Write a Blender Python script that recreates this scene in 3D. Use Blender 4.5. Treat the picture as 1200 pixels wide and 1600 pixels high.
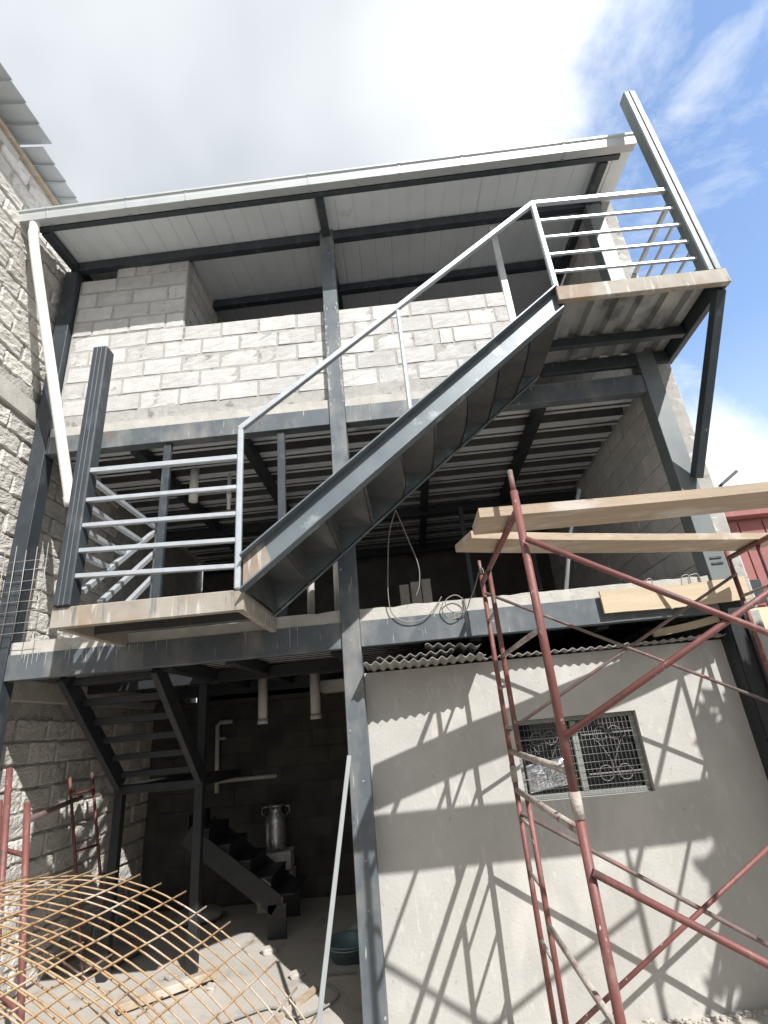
import bpy, bmesh, math, random
from mathutils import Vector, Matrix, noise
random.seed(7)
scene = bpy.context.scene
for o in list(bpy.data.objects): bpy.data.objects.remove(o)
R = math.radians

# ------------------------------------------------------------------ camera
PITCH, ROLL, YAW, FPX = .39102, -.09385, -.01982, 811.56
cam_data = bpy.data.cameras.new('camera')
cam = bpy.data.objects.new('camera', cam_data)
scene.collection.objects.link(cam)
fwd = Vector((math.sin(YAW)*math.cos(PITCH), math.cos(YAW)*math.cos(PITCH), math.sin(PITCH)))
rgt = Vector((math.cos(YAW), -math.sin(YAW), 0)); upv = rgt.cross(fwd)
r2 = math.cos(ROLL)*rgt + math.sin(ROLL)*upv; u2 = -math.sin(ROLL)*rgt + math.cos(ROLL)*upv
CAM = Vector((0, -4.5, 1.9))
cam.matrix_world = Matrix(((r2.x, u2.x, -fwd.x, CAM.x), (r2.y, u2.y, -fwd.y, CAM.y), (r2.z, u2.z, -fwd.z, CAM.z), (0, 0, 0, 1)))
cam_data.sensor_fit = 'VERTICAL'; cam_data.sensor_height = 36; cam_data.lens = FPX/1600*36
cam_data.clip_start = .05; cam_data.clip_end = 3000
scene.camera = cam
scene.render.resolution_x, scene.render.resolution_y = 768, 1024

# ------------------------------------------------------------------ sky and sun
SUN = Vector((-.63, 1.0, -1.14)).normalized()      # direction the light travels
elev = math.asin(-SUN.z); rot = math.atan2(-SUN.x, -SUN.y)
world = bpy.data.worlds.new('World'); scene.world = world; world.use_nodes = True
nt = world.node_tree; nt.nodes.clear()
def wn(t, **k):
    n = nt.nodes.new(t)
    for a, b in k.items(): setattr(n, a, b)
    return n
def wl(a, b): nt.links.new(a, b)
wout = wn('ShaderNodeOutputWorld'); wbg = wn('ShaderNodeBackground'); wbg.inputs['Strength'].default_value = .15
sky = wn('ShaderNodeTexSky', sky_type='NISHITA', sun_disc=False, sun_elevation=elev, sun_rotation=rot)
sky.air_density = 1.0; sky.dust_density = .15; sky.ozone_density = 1.8
tc = wn('ShaderNodeTexCoord')
def wmath(op, a, b=None, c=None, clamp=False):
    n = wn('ShaderNodeMath', operation=op, use_clamp=clamp)
    for i, v in enumerate((a, b, c)):
        if v is None: continue
        if isinstance(v, (int, float)): n.inputs[i].default_value = v
        else: wl(v, n.inputs[i])
    return n.outputs[0]
def wnoise(scale, detail, rough=.55, dist=0., off=(0, 0, 0), stretch=(1, 1, 1)):
    mp = wn('ShaderNodeMapping'); mp.inputs['Location'].default_value = off; mp.inputs['Scale'].default_value = stretch
    wl(tc.outputs['Generated'], mp.inputs['Vector'])
    n = wn('ShaderNodeTexNoise'); n.inputs['Scale'].default_value = scale; n.inputs['Detail'].default_value = detail
    n.inputs['Roughness'].default_value = rough; n.inputs['Distortion'].default_value = dist
    wl(mp.outputs[0], n.inputs['Vector']); return n.outputs['Fac']
# clear gap in the cloud deck, towards the right of the building
gap = Vector((.612, .483, .627)).normalized()
dp = wn('ShaderNodeVectorMath', operation='DOT_PRODUCT'); wl(tc.outputs['Generated'], dp.inputs[0]); dp.inputs[1].default_value = gap
edge_n = wnoise(3.4, 6, .62, .25, (1.3, .2, 4.1))
wisp_n = wnoise(4.2, 6, .64, .5, (5.3, 2.2, .7), (1.0, 1.0, 1.5))
v = wmath('ADD', dp.outputs['Value'], wmath('MULTIPLY', wmath('SUBTRACT', edge_n, .5), -.10))
bank = wmath('SUBTRACT', 1.0, wmath('MULTIPLY_ADD', v, 32.0, -29.65, clamp=True), clamp=True)
wisps = wmath('MULTIPLY', wmath('MULTIPLY_ADD', wisp_n, 3.6, -1.66, clamp=True), .75, clamp=True)
sep = wn('ShaderNodeSeparateXYZ'); wl(tc.outputs['Generated'], sep.inputs[0])
low = wmath('MULTIPLY_ADD', sep.outputs[2], -2.4, 1.35, clamp=True)        # haze bank low down
veil = wmath('MAXIMUM', wmath('MULTIPLY', low, .45), .03)
cover = wmath('MAXIMUM', bank, wmath('MAXIMUM', wisps, veil), clamp=True)
shade_n = wnoise(1.25, 4, .5, .2, (3.1, 7.7, 1.9))
near = wmath('MULTIPLY_ADD', dp.outputs['Value'], 1.9, -1.45, clamp=True)  # sunlit flank of the bank
shade = wmath('ADD', wmath('MULTIPLY', near, .9), wmath('MULTIPLY_ADD', shade_n, 1.6, -.62), clamp=True)
cr = wn('ShaderNodeValToRGB'); wl(shade, cr.inputs['Fac'])
cr.color_ramp.elements[0].position = .0; cr.color_ramp.elements[0].color = (2.1, 2.26, 2.42, 1)
cr.color_ramp.elements[1].position = 1.; cr.color_ramp.elements[1].color = (5.2, 5.25, 5.3, 1)
mixc = wn('ShaderNodeMixRGB'); wl(cover, mixc.inputs[0]); wl(sky.outputs[0], mixc.inputs[1]); wl(cr.outputs[0], mixc.inputs[2])
wl(mixc.outputs[0], wbg.inputs['Color']); wl(wbg.outputs[0], wout.inputs[0])

sun_data = bpy.data.lights.new('sun', 'SUN'); sun_data.energy = 3.2; sun_data.angle = R(.55); sun_data.color = (1, .975, .94)
sun = bpy.data.objects.new('sun', sun_data); scene.collection.objects.link(sun)
sun.rotation_euler = SUN.to_track_quat('-Z', 'Y').to_euler()
scene.view_settings.view_transform = 'Standard'; scene.view_settings.look = 'None'
scene.view_settings.gamma = 1; scene.view_settings.exposure = 1.1; scene.view_settings.use_curve_mapping = False
scene.render.engine = 'CYCLES'
scene.cycles.max_bounces = 7; scene.cycles.diffuse_bounces = 4; scene.cycles.glossy_bounces = 3; scene.cycles.transparent_max_bounces = 6

# ------------------------------------------------------------------ materials
def mat(name, c1, c2=None, scale=6, rough=.7, metal=0., bump=0., bscale=40, layers=(), rand=0., spec=.5, stretch=(1, 1, 1), rough_var=.12, bump_detail=3, crack=0):
    m = bpy.data.materials.new(name); m.use_nodes = True; t = m.node_tree; N = t.nodes; Lk = t.links
    b = N['Principled BSDF']; b.inputs['Metallic'].default_value = metal; b.inputs['Specular IOR Level'].default_value = spec
    geo = N.new('ShaderNodeNewGeometry')
    def nz(sc, st=(1, 1, 1), det=3.5, rg=.6, dist=0):
        mp = N.new('ShaderNodeMapping'); mp.inputs['Scale'].default_value = st; Lk.new(geo.outputs['Position'], mp.inputs['Vector'])
        n = N.new('ShaderNodeTexNoise'); n.inputs['Scale'].default_value = sc; n.inputs['Detail'].default_value = det
        n.inputs['Roughness'].default_value = rg; n.inputs['Distortion'].default_value = dist
        Lk.new(mp.outputs[0], n.inputs['Vector']); return n.outputs['Fac']
    def ramp(fac, lo, hi):
        r = N.new('ShaderNodeMapRange'); r.inputs['From Min'].default_value = lo; r.inputs['From Max'].default_value = hi
        Lk.new(fac, r.inputs['Value']); return r.outputs[0]
    c2 = c2 or tuple(x*.8 for x in c1)
    base_n = nz(scale, stretch)
    mx = N.new('ShaderNodeMixRGB'); Lk.new(ramp(base_n, .33, .68), mx.inputs[0])
    mx.inputs[1].default_value = (*c1, 1); mx.inputs[2].default_value = (*c2, 1); col = mx.outputs[0]
    for (lc, ls, lst, lo, hi, amt) in layers:
        l = N.new('ShaderNodeMixRGB'); f = ramp(nz(ls, lst), lo, hi)
        mm = N.new('ShaderNodeMath'); mm.operation = 'MULTIPLY'; Lk.new(f, mm.inputs[0]); mm.inputs[1].default_value = amt
        Lk.new(mm.outputs[0], l.inputs[0]); Lk.new(col, l.inputs[1]); l.inputs[2].default_value = (*lc, 1); col = l.outputs[0]
    if crack:
        cn = nz(crack, (1, 1, 1), 5, .55, .6); a_ = N.new('ShaderNodeMath'); a_.operation = 'SUBTRACT'; Lk.new(cn, a_.inputs[0]); a_.inputs[1].default_value = .5
        a2_ = N.new('ShaderNodeMath'); a2_.operation = 'ABSOLUTE'; Lk.new(a_.outputs[0], a2_.inputs[0])
        a3_ = N.new('ShaderNodeMath'); a3_.operation = 'MULTIPLY'; Lk.new(ramp(a2_.outputs[0], .0045, .0015), a3_.inputs[0]); Lk.new(ramp(nz(.9), .46, .60), a3_.inputs[1])
        l = N.new('ShaderNodeMixRGB'); Lk.new(a3_.outputs[0], l.inputs[0]); Lk.new(col, l.inputs[1]); l.inputs[2].default_value = (.2, .19, .17, 1); col = l.outputs[0]
    if rand:
        oi = N.new('ShaderNodeObjectInfo'); h = N.new('ShaderNodeHueSaturation')
        mr = N.new('ShaderNodeMapRange'); mr.inputs['To Min'].default_value = 1-rand; mr.inputs['To Max'].default_value = 1+rand
        Lk.new(oi.outputs['Random'], mr.inputs['Value']); Lk.new(mr.outputs[0], h.inputs['Value']); Lk.new(col, h.inputs['Color']); col = h.outputs[0]
    Lk.new(col, b.inputs['Base Color'])
    rr = N.new('ShaderNodeMapRange'); rr.inputs['To Min'].default_value = max(.02, rough-rough_var); rr.inputs['To Max'].default_value = min(1, rough+rough_var)
    Lk.new(nz(scale*2.3), rr.inputs['Value']); Lk.new(rr.outputs[0], b.inputs['Roughness'])
    if bump:
        bp = N.new('ShaderNodeBump'); bp.inputs['Strength'].default_value = min(1, bump); bp.inputs['Distance'].default_value = .01*max(1, bump)
        Lk.new(nz(bscale, det=bump_detail, rg=.65), bp.inputs['Height']); Lk.new(bp.outputs[0], b.inputs['Normal'])
    return m
DUST = (.42, .40, .36)
Mt = {}
Mt['steel'] = mat('painted_steel', (.034, .042, .052), (.052, .062, .072), 5, .5, .15, .08, 60,
    [((.16, .17, .175), 7, (1, 1, .5), .55, .78, .5), (DUST, 26, (1, 1, .12), .68, .75, .4), ((.17, .095, .055), 3.6, (1, 1, .5), .64, .76, .55)])
Mt['steel_dusty'] = mat('mortar_splashed_steel', (.082, .10, .115), (.118, .135, .148), 5, .55, .1, .1, 60,
    [((.36, .345, .315), 3.2, (1, 1, .5), .48, .74, .6), ((.52, .50, .47), 34, (1, 1, .08), .66, .72, .6), ((.52, .50, .47), 14, (1, 1, 1), .69, .73, .7), ((.21, .13, .08), 2.9, (1, 1, .6), .64, .76, .5)])
Mt['steel_grey'] = mat('grey_primer_steel', (.17, .19, .19), (.13, .15, .155), 3, .5, .1, .05, 60)
Mt['stringer'] = mat('stringer_paint', (.115, .14, .158), (.16, .185, .203), 3, .42, .2, .06, 70,
    [((.42, .45, .46), 5, (1, 1, 1), .58, .7, .55), ((.30, .20, .14), 4.2, (1, 1, 1), .68, .82, .6), ((.09, .10, .11), 22, (1, 1, 1), .66, .74, .5)])
Mt['sheet_black'] = mat('black_iron_sheet', (.10, .107, .11), (.15, .155, .155), 3, .33, .5, .12, 9,
    [((.24, .14, .08), 13, (1, 1, 1), .58, .70, .65), ((.26, .26, .25), 3.2, (1, 1, 1), .58, .76, .5)])
Mt['landing_rust'] = mat('rusty_dusty_channel', (.36, .335, .29), (.27, .235, .195), 3.5, .75, .0, .15, 60,
    [((.27, .165, .095), 2.4, (1, 1, 1), .52, .70, .6), ((.52, .51, .48), 20, (1, 1, .1), .58, .66, .7), ((.12, .135, .14), 16, (1, 1, .12), .62, .70, .75)])
Mt['galv'] = mat('galvanised_tube', (.52, .55, .58), (.43, .46, .49), 14, .42, .4, .05, 90, [((.42, .36, .30), 7, (1, 1, 1), .66, .76, .5)])
Mt['galv_old'] = mat('galvanised_gutter', (.46, .49, .49), (.54, .56, .56), 3, .5, .25, .05, 40, [((.36, .38, .34), 6, (1, 1, 1), .58, .7, .5)])
Mt['post_grey'] = mat('bare_steel_post', (.30, .32, .33), (.36, .38, .385), 4, .45, .15, .05, 60)
Mt['joist'] = mat('black_joist_paint', (.014, .016, .019), (.024, .026, .03), 5, .55, .1)
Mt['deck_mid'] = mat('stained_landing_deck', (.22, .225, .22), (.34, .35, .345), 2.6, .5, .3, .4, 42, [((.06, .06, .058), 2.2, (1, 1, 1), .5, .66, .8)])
Mt['deck_shade'] = mat('shade_tinted_deck_flute', (.03, .03, .03), (.06, .06, .058), 3, .7, .1)  # dark colour standing in for the shade inside the deck recesses
Mt['inner'] = mat('shade_darkened_inner_block', (.085, .08, .072), (.05, .047, .043), 3, .95, 0, .4, 60, rand=.25)  # block colour darkened to deepen the shade of the interior
Mt['deck'] = mat('galvanised_deck', (.74, .76, .77), (.82, .84, .84), 2.2, .45, .45, .8, 42, [((.16, .16, .15), 2.4, (1, 2.4, 1), .56, .74, .7), ((.30, .22, .15), 2.0, (1, 1, 1), .66, .78, .5)])
Mt['roof_in'] = mat('white_roof_sheet', (.80, .84, .86), (.73, .77, .79), 2, .5, .0, .04, 30, [((.42, .33, .22), 2.1, (1, 1, 1), .69, .78, .6)])
Mt['block'] = mat('concrete_block', (.53, .52, .505), (.455, .445, .43), 9, .92, 0, .7, 60,
    [((.62, .61, .59), 4.3, (1, 1, 1.6), .54, .66, .55), ((.36, .345, .32), 2.2, (1, 1, .7), .60, .80, .45), ((.32, .31, .29), 38, (1, 1, 1), .66, .74, .5)], rand=.10)
Mt['mortar'] = mat('mortar', (.40, .39, .37), (.32, .31, .29), 14, .95, 0, .6, 60, [((.16, .15, .14), 9, (1, 1, 1), .60, .68, .7)])
Mt['old_block'] = mat('weathered_block', (.62, .59, .545), (.52, .495, .455), 7, .95, 0, 1.6, 55,
    [((.24, .22, .20), 24, (1, 1, 1), .62, .72, .65), ((.62, .60, .56), 6, (1, 1, 1), .56, .7, .5)], rand=.12)
Mt['old_mortar'] = mat('squeezed_mortar', (.46, .44, .41), (.33, .315, .29), 10, .96, 0, 1.8, 45, [((.14, .13, .12), 16, (1, 1, 1), .62, .72, .6)])
Mt['plaster'] = mat('cement_render', (.45, .438, .415), (.385, .375, .355), 1.6, .9, 0, .28, 40,
    [((.51, .495, .465), 3.0, (1, 1, .45), .52, .68, .7), ((.34, .33, .305), 4, (1, 1, .25), .60, .74, .5), ((.52, .50, .46), 9, (2, 1, .8), .60, .66, .5), ((.28, .25, .21), 17, (1, 1, 1), .68, .73, .6), ((.37, .355, .33), 1.3, (1, 1, 1), .52, .62, .35)])
Mt['concrete'] = mat('poured_concrete', (.50, .48, .44), (.40, .385, .355), 6, .93, 0, .5, 50, [((.25, .24, .22), 14, (1, 1, .5), .62, .72, .5)])
Mt['slab'] = mat('floor_slab', (.44, .425, .40), (.36, .35, .33), 3, .93, 0, .3, 40)
Mt['red'] = mat('red_scaffold_paint', (.195, .068, .06), (.15, .058, .053), 8, .55, .05, .15, 90,
    [((.33, .24, .21), 14, (1, 1, .4), .56, .72, .38), ((.10, .055, .05), 3.3, (1, 1, 1.4), .555, .61, .85), ((.55, .52, .48), 34, (1, 1, .5), .66, .72, .8)])
Mt['brown'] = mat('worn_brace_pipe', (.12, .085, .08), (.18, .135, .125), 7, .6, .15, .15, 90, [((.30, .27, .25), 10, (1, 1, .6), .58, .72, .5), ((.34, .12, .10), 4, (1, 1, 1), .56, .66, .7)])
Mt['caked'] = mat('mortar_caked_pipe', (.42, .38, .34), (.28, .23, .20), 12, .9, 0, .8, 60, [((.20, .11, .10), 6, (1, 1, 1), .56, .66, .7)])
Mt['wood'] = mat('scaffold_timber', (.42, .335, .25), (.33, .26, .19), 3, .8, 0, .3, 30, [((.30, .20, .13), 9, (.25, 6, 6), .55, .7, .6), ((.52, .49, .44), 4, (.5, 1, 1), .53, .66, .75), ((.16, .11, .07), 21, (.4, 2, 2), .68, .73, .7)], stretch=(.3, 5, 5))
Mt['wood_pale'] = mat('pale_form_board', (.56, .46, .33), (.47, .38, .27), 3, .8, 0, .2, 30, [((.45, .32, .20), 9, (.25, 6, 6), .6, .72, .5)], stretch=(.3, 5, 5))
Mt['pvc'] = mat('white_pvc', (.80, .79, .75), (.74, .73, .69), 4, .35, 0, 0)
Mt['pvc_dirty'] = mat('dusty_pvc', (.55, .53, .48), (.45, .43, .39), 6, .6, 0, 0)
Mt['rust'] = mat('rusty_rebar', (.36, .22, .11), (.43, .32, .20), 9, .8, .1, .5, 120, [((.56, .50, .44), 5, (1, 1, 1), .54, .66, .7), ((.17, .085, .05), 14, (1, 1, 1), .56, .66, .7)])
Mt['wire'] = mat('tying_wire', (.40, .39, .37), (.30, .29, .28), 9, .5, .4, 0)
Mt['cable'] = mat('grey_cable', (.27, .26, .24), (.2, .195, .18), 9, .6, 0, 0)
Mt['ground'] = mat('dusty_site_ground', (.46, .43, .385), (.39, .365, .33), 1.3, .97, 0, .7, 45, [((.24, .22, .20), 3.5, (1, 1, 1), .55, .7, .6), ((.48, .45, .40), 9, (1, 1, 1), .58, .72, .5)])
Mt['rubble'] = mat('rubble', (.45, .42, .38), (.33, .30, .27), 9, .95, 0, .6, 60, rand=.2)
Mt['asbestos'] = mat('old_corrugated_sheet', (.34, .33, .31), (.24, .23, .21), 6, .85, .1, .3, 60, [((.14, .12, .10), 8, (1, 1, 1), .55, .68, .6)])
Mt['tile_grey'] = mat('grey_roof_sheet', (.46, .48, .49), (.40, .42, .43), 3, .6, .1, .05, 40, rand=.06)
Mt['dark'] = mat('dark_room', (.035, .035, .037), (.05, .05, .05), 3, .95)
Mt['frame_alu'] = mat('window_frame', (.34, .36, .34), (.28, .30, .28), 8, .45, .4, 0)
Mt['grille'] = mat('window_grille', (.24, .24, .23), (.16, .16, .155), 8, .55, .3, 0)
Mt['foil'] = mat('silver_foil', (.75, .77, .80), (.6, .63, .68), 8, .22, .9, .0)
Mt['teal'] = mat('teal_plastic', (.12, .20, .22), (.10, .16, .18), 8, .4)
Mt['tin'] = mat('milk_can_metal', (.55, .56, .57), (.42, .43, .44), 8, .3, .85, .05, 30)
Mt['red_house'] = mat('red_painted_panel', (.26, .095, .09), (.22, .08, .075), 2, .6, 0, .05, 40, [((.45, .22, .19), 3, (1, 1, .3), .56, .7, .4)])
Mt['beige_house'] = mat('beige_wall', (.62, .47, .34), (.54, .40, .29), 2, .85, 0, .1, 60)
Mt['lamp'] = mat('lamp_grey', (.06, .06, .065), (.05, .05, .055), 6, .5, .2)
Mt['cardboard'] = mat('cardboard', (.27, .245, .215), (.21, .19, .165), 6, .9)
Mt['cloth'] = mat('white_sacking', (.74, .71, .66), (.62, .59, .54), 6, .9, 0, .4, 30)
Mt['leaf'] = mat('leaf', (.07, .12, .03), (.05, .09, .025), 6, .6)
Mt['bark'] = mat('bark', (.14, .11, .085), (.10, .08, .06), 9, .95, 0, .8, 30)
gm = bpy.data.materials.new('window_glass'); gm.use_nodes = True
_t = gm.node_tree; _t.nodes.clear(); _o = _t.nodes.new('ShaderNodeOutputMaterial'); _m = _t.nodes.new('ShaderNodeMixShader')
_a = _t.nodes.new('ShaderNodeBsdfTransparent'); _a.inputs[0].default_value = (.62, .68, .68, 1); _g = _t.nodes.new('ShaderNodeBsdfGlossy'); _g.inputs['Roughness'].default_value = .04
_m.inputs[0].default_value = .10; _t.links.new(_a.outputs[0], _m.inputs[1]); _t.links.new(_g.outputs[0], _m.inputs[2]); _t.links.new(_m.outputs[0], _o.inputs[0])
Mt['glass'] = gm

# ------------------------------------------------------------------ mesh helpers
COL = scene.collection
ORI = {}                                             # world position of each parent
def chamfer_box(x0, x1, y0, y1, z0, z1, c):
    lo = (x0, y0, z0); hi = (x1, y1, z1); V = []; idx = {}
    for sx in (0, 1):
        for sy in (0, 1):
            for sz in (0, 1):
                s = (sx, sy, sz)
                for a in range(3):
                    p = [0, 0, 0]
                    for k in range(3):
                        q = hi[k] if s[k] else lo[k]
                        if k != a: q += -c if s[k] else c
                        p[k] = q
                    idx[(s, a)] = len(V); V.append(tuple(p))
    F = []
    for a in range(3):
        b, d = [(1, 2), (0, 2), (0, 1)][a]
        for s in (0, 1):
            q = []
            for (u, w) in ((0, 0), (1, 0), (1, 1), (0, 1)):
                k = [0, 0, 0]; k[a] = s; k[b] = u; k[d] = w; q.append(idx[(tuple(k), a)])
            F.append(q)
        for u in (0, 1):
            for w in (0, 1):
                k0 = [0, 0, 0]; k0[b] = u; k0[d] = w; k1 = list(k0); k1[a] = 1
                k0, k1 = tuple(k0), tuple(k1)
                F.append([idx[(k0, b)], idx[(k1, b)], idx[(k1, d)], idx[(k0, d)]])
    for sx in (0, 1):
        for sy in (0, 1):
            for sz in (0, 1):
                F.append([idx[((sx, sy, sz), a)] for a in range(3)])
    return V, F
class MB:
    def __init__(s): s.v = []; s.f = []; s.sm = []
    def add(s, V, F, smooth=False):
        n = len(s.v); s.v += [tuple(p) for p in V]; s.f += [[i+n for i in f] for f in F]; s.sm += [smooth]*len(F); return s
    def box(s, x0, x1, y0, y1, z0, z1, c=.004):
        return s.add(*chamfer_box(x0, x1, y0, y1, z0, z1, min(c, (x1-x0)*.4, (y1-y0)*.4, (z1-z0)*.4)))
    def bar(s, p, q, w, h, up=(0, 0, 1), c=.004):
        p, q = Vector(p), Vector(q); d = (q-p); L = d.length; d.normalize()
        u = Vector(up); sd = d.cross(u)
        if sd.length < 1e-4: sd = d.cross(Vector((0, 1, 0)))
        sd.normalize(); u = sd.cross(d)
        V, F = chamfer_box(0, L, -w/2, w/2, -h/2, h/2, min(c, w*.3, h*.3))
        return s.add([p+d*a+sd*b+u*e for a, b, e in V], F)
    def rod(s, p, q, r, n=10, r2_=None):
        p, q = Vector(p), Vector(q); d = (q-p).normalized(); sd = d.orthogonal().normalized(); u = d.cross(sd); r2_ = r if r2_ is None else r2_
        V = [p+(sd*math.cos(6.28318*i/n)+u*math.sin(6.28318*i/n))*r for i in range(n)]+[q+(sd*math.cos(6.28318*i/n)+u*math.sin(6.28318*i/n))*r2_ for i in range(n)]
        s.add(V, [[i, (i+1) % n, n+(i+1) % n, n+i] for i in range(n)], True); k = len(s.v)-2*n
        s.f += [[k+i for i in range(n)][::-1], [k+n+i for i in range(n)]]; s.sm += [False, False]; return s
    def path(s, pts, r, n=6):
        pts = [Vector(p) for p in pts]; prev = None; rings = []; V = []
        for i, p in enumerate(pts):
            d = (pts[min(i+1, len(pts)-1)]-pts[max(i-1, 0)]).normalized()
            if prev is None: sd = d.orthogonal().normalized()
            else:
                sd = prev-d*prev.dot(d)
                sd = sd.normalized() if sd.length > 1e-5 else d.orthogonal().normalized()
            prev = sd; u = d.cross(sd)
            V += [p+(sd*math.cos(6.28318*k/n)+u*math.sin(6.28318*k/n))*r for k in range(n)]
        F = [[i*n+k, i*n+(k+1) % n, (i+1)*n+(k+1) % n, (i+1)*n+k] for i in range(len(pts)-1) for k in range(n)]
        F += [[k for k in range(n)][::-1], [(len(pts)-1)*n+k for k in range(n)]]
        return s.add(V, F, True)
    def prism(s, prof, axis, a0, a1):
        """closed profile (list of 2-tuples in the other two axes) extruded along axis"""
        def pt(p, a): return {'x': (a, p[0], p[1]), 'y': (p[0], a, p[1]), 'z': (p[0], p[1], a)}[axis]
        n = len(prof); V = [pt(p, a0) for p in prof]+[pt(p, a1) for p in prof]
        return s.add(V, [[i, (i+1) % n, n+(i+1) % n, n+i] for i in range(n)]+[list(range(n)), list(range(n, 2*n))])
    def build(s, name, m, parent=None, warp=None, recalc=True):
        o0 = ORI.get(parent.name, Vector()) if parent else Vector()
        V = [Vector(p) for p in s.v]
        if warp: V = [Vector(warp(p)) for p in V]
        me = bpy.data.meshes.new(name); me.from_pydata([p-o0 for p in V], [], s.f)
        me.polygons.foreach_set('use_smooth', s.sm)
        if recalc:
            bm = bmesh.new(); bm.from_mesh(me); bmesh.ops.recalc_face_normals(bm, faces=bm.faces); bm.to_mesh(me); bm.free()
        me.materials.append(Mt[m] if isinstance(m, str) else m)
        o = bpy.data.objects.new(name, me); COL.objects.link(o)
        if parent: o.parent = parent; ORI[o.name] = o0
        return o
def tag(o, label=None, cat=None, group=None, kind=None):
    for k, val in (('label', label), ('category', cat), ('group', group), ('kind', kind)):
        if val: o[k] = val
    return o
def thing(name, loc, label, cat, group=None):
    o = bpy.data.objects.new(name, None); COL.objects.link(o); o.location = loc; o.empty_display_size = .1
    ORI[o.name] = Vector(loc); return tag(o, label, cat, group)
def single(mb, name, m, label, cat, group=None, origin=None, **k):
    """one-mesh thing with its origin at its base"""
    if origin is None:
        xs, ys, zs = zip(*mb.v); origin = ((min(xs)+max(xs))/2, (min(ys)+max(ys))/2, min(zs))
    oo = Vector(origin); mb.v = [tuple(Vector(p)-oo) for p in mb.v]
    o = mb.build(name, m, **k); o.location = oo; return tag(o, label, cat, group)
def place(me, name, parent, loc, rot=(0, 0, 0), scl=(1, 1, 1)):
    o = bpy.data.objects.new(name, me); COL.objects.link(o); o.parent = parent
    o.location = Vector(loc)-ORI[parent.name]; o.rotation_euler = rot; o.scale = scl; return o
def nz(x, y, z, s=1.): return noise.noise(Vector((x*s, y*s, z*s)))
def catmull(P, n=8):
    P = [Vector(p) for p in P]; Q = [P[0]]+P+[P[-1]]; out = []
    for i in range(1, len(Q)-2):
        a, b, c, d = Q[i-1:i+3]
        for k in range(n):
            t = k/n; out.append(.5*((2*b)+(c-a)*t+(2*a-5*b+4*c-d)*t*t+(3*b-a-3*c+d)*t**3))
    return out+[P[-1]]

# ------------------------------------------------------------------ ground
mb = MB()
def gz(x, y):
    f = max(0, 1-max(0, abs(y+.5)-5)/3)*max(0, 1-max(0, abs(x)-6)/3)
    return (nz(x, y, 0, .9)*.02+nz(x, y, 3, 4)*.010-.075*min(1, max(0, (x+.75)/.35)))*f
xs = [-600, -120, -30]+[-9+.15*i for i in range(121)]+[30, 120, 600]
ys = [-400, -90, -25]+[-9+.15*i for i in range(121)]+[30, 120, 800]
V = [(x, y, gz(x, y) if abs(x) < 9 and abs(y) < 9 else 0) for y in ys for x in xs]; nx = len(xs)
mb.add(V, [[j*nx+i, j*nx+i+1, (j+1)*nx+i+1, (j+1)*nx+i] for j in range(len(ys)-1) for i in range(nx-1)], True)
tag(mb.build('ground', 'ground', recalc=False), kind='structure')

# ------------------------------------------------------------------ block meshes (shared)
def block_mesh(name, L, H, T, m, rough=0., sub=(1, 1), seed=0, c=.006):
    """block lying along x, face at y=-T/2"""
    V, F = chamfer_box(-L/2, L/2, -T/2, T/2, -H/2, H/2, c)
    me = bpy.data.meshes.new(name); me.from_pydata(V, [], F)
    bm = bmesh.new(); bm.from_mesh(me)
    if rough:
        big = [e for e in bm.edges if e.calc_length() > .06]
        bmesh.ops.subdivide_edges(bm, edges=big, cuts=sub[0], use_grid_fill=True)
        for v in bm.verts:
            p = v.co; k = seed*7.3
            v.co += Vector((nz(p.x+k, p.y, p.z, 16)+.5*nz(p.x+k, p.y, p.z, 41), nz(p.x+k, p.y+5, p.z, 13)+.8*nz(p.x+k, p.y+5, p.z, 37), nz(p.x+k, p.y, p.z+5, 16)))*rough
    bmesh.ops.recalc_face_normals(bm, faces=bm.faces); bm.to_mesh(me); bm.free()
    me.materials.append(Mt[m]); return me
BL, BH = .43, .216
BLK = [block_mesh('block', BL-.028, BH-.025, .14, 'block', .0045, (4, 2), i, .003) for i in range(5)]
BLKX = [block_mesh('block', BL-.014, BH-.012, .25, 'block', .003, (2, 2), i+9, .005) for i in range(4)]
OLD = [block_mesh('block', .41, .192, .15, 'old_block', .0105, (9, 2), i+20, .012) for i in range(6)]
def jit(a): return random.uniform(-a, a)

# ------------------------------------------------------------------ the building
bld = thing('steel_frame_house', (-.4, 2.3, 0), 'unfinished three storey house of dark steel columns, beams and pale concrete block', 'house')
def part(name, m, *boxes, parent=bld, c=.004, warp=None):
    b = MB()
    for q in boxes: b.box(*q, c=c)
    return b.build(name, m, parent, warp)
ROOF_T = .02
def rw(p): return (p[0], p[1], p[2]+ROOF_T*(p[0]+.5)+.085*p[1])      # roof pitch and side tilt
# columns
part('column', 'steel', (-3.655, -3.50, 0, .15, -.1, 7.30))
cc = part('column', 'steel_dusty', (-.55, -.39, -.012, .15, -.12, 7.52))
cr_ = part('column', 'joist', (2.66, 2.835, -.004, .17, -.12, 2.70)); part('column', 'steel_grey', (2.66, 2.835, -.003, .17, 2.701, 7.45))
b = MB(); b.box(2.668, 2.70, -.03, -.003, 0, 2.50); b.box(2.80, 2.832, -.03, -.003, 0, 2.50); b.build('column_flange', 'joist', cr_)
b = MB()
for z in (2.95, 3.0): b.box(2.70, 2.80, -.014, -.003, z, z+.02)
b.build('weld_plate', 'steel', cr_)
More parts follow.
